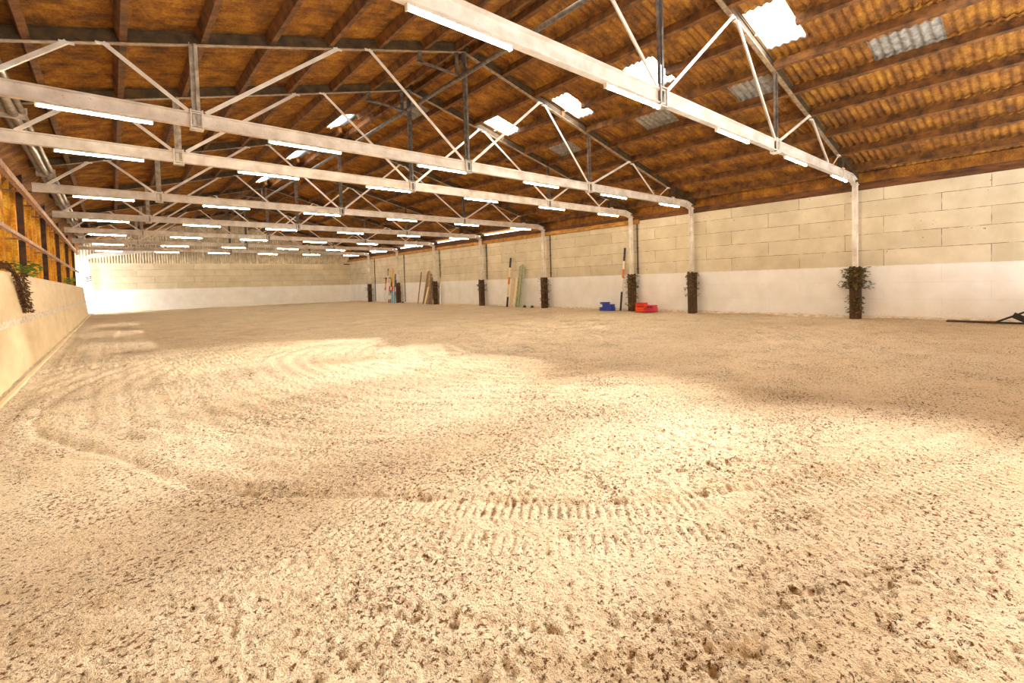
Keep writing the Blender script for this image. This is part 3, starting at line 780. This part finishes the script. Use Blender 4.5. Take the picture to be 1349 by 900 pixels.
# coloured striped poles
sp = [((42.37, 42.80, 2.24), [(.5,'white'),(.62,'red'),(.78,'yellow'),(.9,'red'),(1,'black')], 'thin white pole with red and yellow bands, leftmost of the striped poles'),
      ((41.62, 42.15, 3.05), [(.6,'white'),(.8,'cream'),(.95,'bark'),(1,'black')], 'tall pale pole with dark tip behind the striped poles'),
      ((41.16, 41.60, 2.18), [(.15,'redpole'),(.3,'white'),(.4,'mint'),(.52,'black'),(.66,'white'),(.85,'black'),(1,'red')], 'dark, white and red striped pole, second of the striped poles'),
      ((41.36, 41.85, 1.84), [(.15,'redpole'),(.35,'white'),(.55,'mint'),(.8,'pink'),(1,'white')], 'pink, white and green striped pole beside the yellow topped one'),
      ((40.78, 41.3, 3.05), [(.2,'ltblue'),(.33,'dkblue'),(.5,'red'),(.62,'red'),(.8,'yellow'),(1,'yellow')], 'tall pole with yellow top and red middle'),
      ((40.60, 41.12, 2.91), [(.35,'ltblue'),(.5,'red'),(1,'yellow')], 'tall yellow pole with pale blue foot'),
      ((40.36, 40.8, 2.56), [(.4,'ltblue'),(1,'dkblue')], 'slate blue pole leaning left of the seventh column'),
      ((40.18, 40.6, 2.0), [(.5,'ltblue'),(.7,'white'),(1,'dkblue')], 'pale blue, white and slate pole nearest the seventh column')]
for k, ((ya, yb, zt), b, lab) in enumerate(sp):
    pole('jump_pole', (W-.5-.06*(k % 2), ya, .02), (W-.08-.05*(k % 2), yb, zt), .05, b, lab, group='coloured striped poles')
mb = MB(); mb.box((W-.02, 42.0, 2.2), (W+.05, 43.4, 2.27)); tag(mb.build('pole_rack', M['brown']), 'dark rack bar on the wall above the striped poles', 'rack')

# stackable jump blocks
def block(mat, L, D, H, loc, label, group, teeth=0):
    e = empty('jump_block', loc); tag(e, label, 'jump block', group)
    mb = MB(); c = .03
    # chamfered outline swept up, with a waist groove
    def ring(l, d, z):
        x, y = d/2, l/2
        return [(x-c,-y,z),(x,-y+c,z),(x,y-c,z),(x-c,y,z),(-x+c,y,z),(-x,y-c,z),(-x,-y+c,z),(-x+c,-y,z)]
    rings = [ring(L-.04, D-.04, 0), ring(L, D, .02), ring(L, D, H*.38), ring(L-.07, D-.05, H*.45), ring(L-.07, D-.05, H*.55), ring(L, D, H*.62), ring(L, D, H-.02), ring(L-.04, D-.04, H)]
    vs = [v for r in rings for v in r]; fs = []
    for r in range(len(rings)-1):
        for i in range(8): fs.append((r*8+i, r*8+(i+1) % 8, (r+1)*8+(i+1) % 8, (r+1)*8+i))
    fs += [tuple(reversed(range(8))), tuple(range(len(vs)-8, len(vs)))]
    mb.add(vs, fs); mb.build('body', mat, e)
    if teeth:
        mb = MB(); st = L*.62/teeth
        for k in range(teeth):
            y = -L*.31+st*(k+.5)
            mb.box((-D/2-.006, y-st*.28, H*.40), (-D/2+.03, y+st*.28, H*.66))
        mb.build('pole_notch', M['black'], e)
bx = XWALL-.62
block(M['blue'], .80, .36, .16, (bx, 15.62, .02), 'blue plastic jump block at the bottom of its stack', 'blue jump blocks')
block(M['blue'], .60, .34, .15, (bx, 15.54, .182), 'blue plastic jump block, middle one right of centre in its stack', 'blue jump blocks')
block(M['blue'], .46, .32, .10, (bx, 15.76, .333), 'blue plastic jump block topmost at the left of its stack', 'blue jump blocks')
block(M['redorange'], .52, .40, .17, (bx, 13.50, .02), 'orange red jump block at bottom left of the red stack', 'red jump blocks')
block(M['pink'], .50, .40, .16, (bx, 12.98, .02), 'pinkish red jump block at bottom right of the red stack', 'red jump blocks')
block(M['redorange'], .62, .38, .15, (bx, 13.45, .192), 'orange red jump block with dark notches, middle of the red stack', 'red jump blocks', 5)
block(M['pink'], .40, .38, .15, (bx, 12.93, .182), 'pinkish red jump block, upper right of the red stack', 'red jump blocks', 2)
block(M['red'], .50, .36, .09, (bx, 13.51, .345), 'flat red jump block topmost of the red stack', 'red jump blocks')

# black folded jump stand at the right edge
def stand():
    e = empty('jump_stand', (XWALL-.45, 0.95, 0)); tag(e, 'black angled metal stand lying at the right edge of the picture', 'stand')
    mb = MB(); mb.bar((0, .42, .05), (0, -.55, .55), .05, .05); mb.build('sloping_leg', M['black'], e)
    mb = MB(); mb.bar((0, .45, .045), (0, -.9, .045), .06, .05); mb.build('foot_bar', M['black'], e)
    mb = MB(); mb.bar((0, .06, .27), (0, -.35, .05), .04, .16); mb.build('strut', M['black'], e)
stand()
mb = MB(); mb.box((XWALL-.5, 1.35, .02), (XWALL-.2, 2.45, .06)); 
tag(mb.build('rubber_mat', M['timber_dark']), 'flat dark strip lying on the sand at the foot of the right wall', 'mat')

# dried garland on the kickboard
def garland():
    e = empty('dried_garland', (-1.45, 14.4, 1.96)); tag(e, 'withered brown ivy garland hanging over the left kickboard', 'garland')
    mb = MB(); pts = [(-.02, -2.1, .04), (-.03, -1.6, .12), (-.05, -.9, .17), (-.03, -.4, .10), (.03, 0, .03), (.08, .1, -.12), (.10, .25, -.4), (.13, .45, -.7)]
    for a, b in zip(pts[:-1], pts[1:]): mb.rod(a, b, .035, 7)
    mb.build('stem', M['timber_dark'], e)
    mb = MB(); 
    for k in range(560):
        t = random.random(); z = -.02-.80*t; y = .05+.5*t+random.uniform(-.22, .22)*(1-.4*t)
        leaves(mb, 1, z, z+.01, .02, .09+.08*t*.4+.02, y, .055, .07)
    for k in range(160):
        y = random.uniform(-1.9, .2); leaves(mb, 1, .05, .18, .02, 0, y, .06, .05)
    mb.build('withered_leaves', M['leaf_brown'], e)
garland()
def sprig(y, lab, n=70, L=.6):
    e = empty('green_sprig', (-1.52, y, 1.97)); tag(e, lab, 'plant', 'green sprigs on the kickboard')
    mb = MB()
    for k in range(n): leaves(mb, 1, .02, .34, .03, random.uniform(-.1, .1), random.uniform(-L, L), .13, .08)
    mb.build('leaves', M['leaf_bright'], e)
    mb = MB(); mb.rod((0, -L, .03), (0, L, .05), .02, 6); mb.build('stem', M['leaf_brown'], e)
sprig(18.0, 'bright green leafy sprig on the kickboard just past the withered garland', 110, 1.0)
sprig(34.0, 'small green leafy sprig on the kickboard near its far end', 110, 1.6)

# ------------------------------------------------------------------ daylight
w = bpy.data.worlds.new('sky'); bpy.context.scene.world = w; w.use_nodes = True
bg = w.node_tree.nodes['Background']; bg.inputs[0].default_value = (.86, .93, 1.0, 1); bg.inputs[1].default_value = 5.0
sun = bpy.data.lights.new('sun', 'SUN'); sun.energy = 85; sun.angle = math.radians(27); sun.color = (1, .97, .93)
so = bpy.data.objects.new('sun', sun); COL.objects.link(so)
so.rotation_euler = Vector((-8.1, -.4, -7.1)).to_track_quat('-Z', 'Y').to_euler()
def area(name, loc, tgt, sx, sy, e, col):
    l = bpy.data.lights.new(name, 'AREA'); l.shape = 'RECTANGLE'; l.size = sx; l.size_y = sy; l.energy = e; l.color = col
    o = bpy.data.objects.new(name, l); COL.objects.link(o); o.location = loc
    o.rotation_euler = (Vector(tgt)-Vector(loc)).to_track_quat('-Z', 'Z').to_euler()
    return o
# daylight entering by the open doorway in the far left corner
area('doorway_daylight', (-2.7, 51.0, 2.2), (3.5, 52.0, 1.6), 2.4, 4.0, 170, (.85, .93, 1))

# ------------------------------------------------------------------ camera
f, cx, cy, yaw, pitch, roll = 627.81, 741.34, 393.24, .7566, -.0352, -.0258
sy_, cy_ = math.sin(yaw), math.cos(yaw)
fw = Vector((sy_, cy_, 0)); rt = Vector((cy_, -sy_, 0)); up = Vector((0,0,1))
f2 = fw*math.cos(pitch)+up*math.sin(pitch); u2 = up*math.cos(pitch)-fw*math.sin(pitch)
r3 = rt*math.cos(roll)+u2*math.sin(roll); u3 = u2*math.cos(roll)-rt*math.sin(roll)
cam = bpy.data.cameras.new('camera'); co = bpy.data.objects.new('camera', cam); COL.objects.link(co)
mt = Matrix((r3, u3, -f2)).transposed().to_4x4(); mt.translation = Vector((0, 0, 1.5)); co.matrix_world = mt
cam.sensor_width = 36; cam.lens = 36*f/1349; cam.shift_x = (674.5-cx)/1349; cam.shift_y = (cy-450)/1349
cam.clip_start = .05; cam.clip_end = 300
bpy.context.scene.camera = co
sc = bpy.context.scene
sc.view_settings.view_transform = 'Standard'; sc.view_settings.look = 'None'; sc.view_settings.gamma = 1
sc.view_settings.use_curve_mapping = False; sc.view_settings.exposure = 1.02
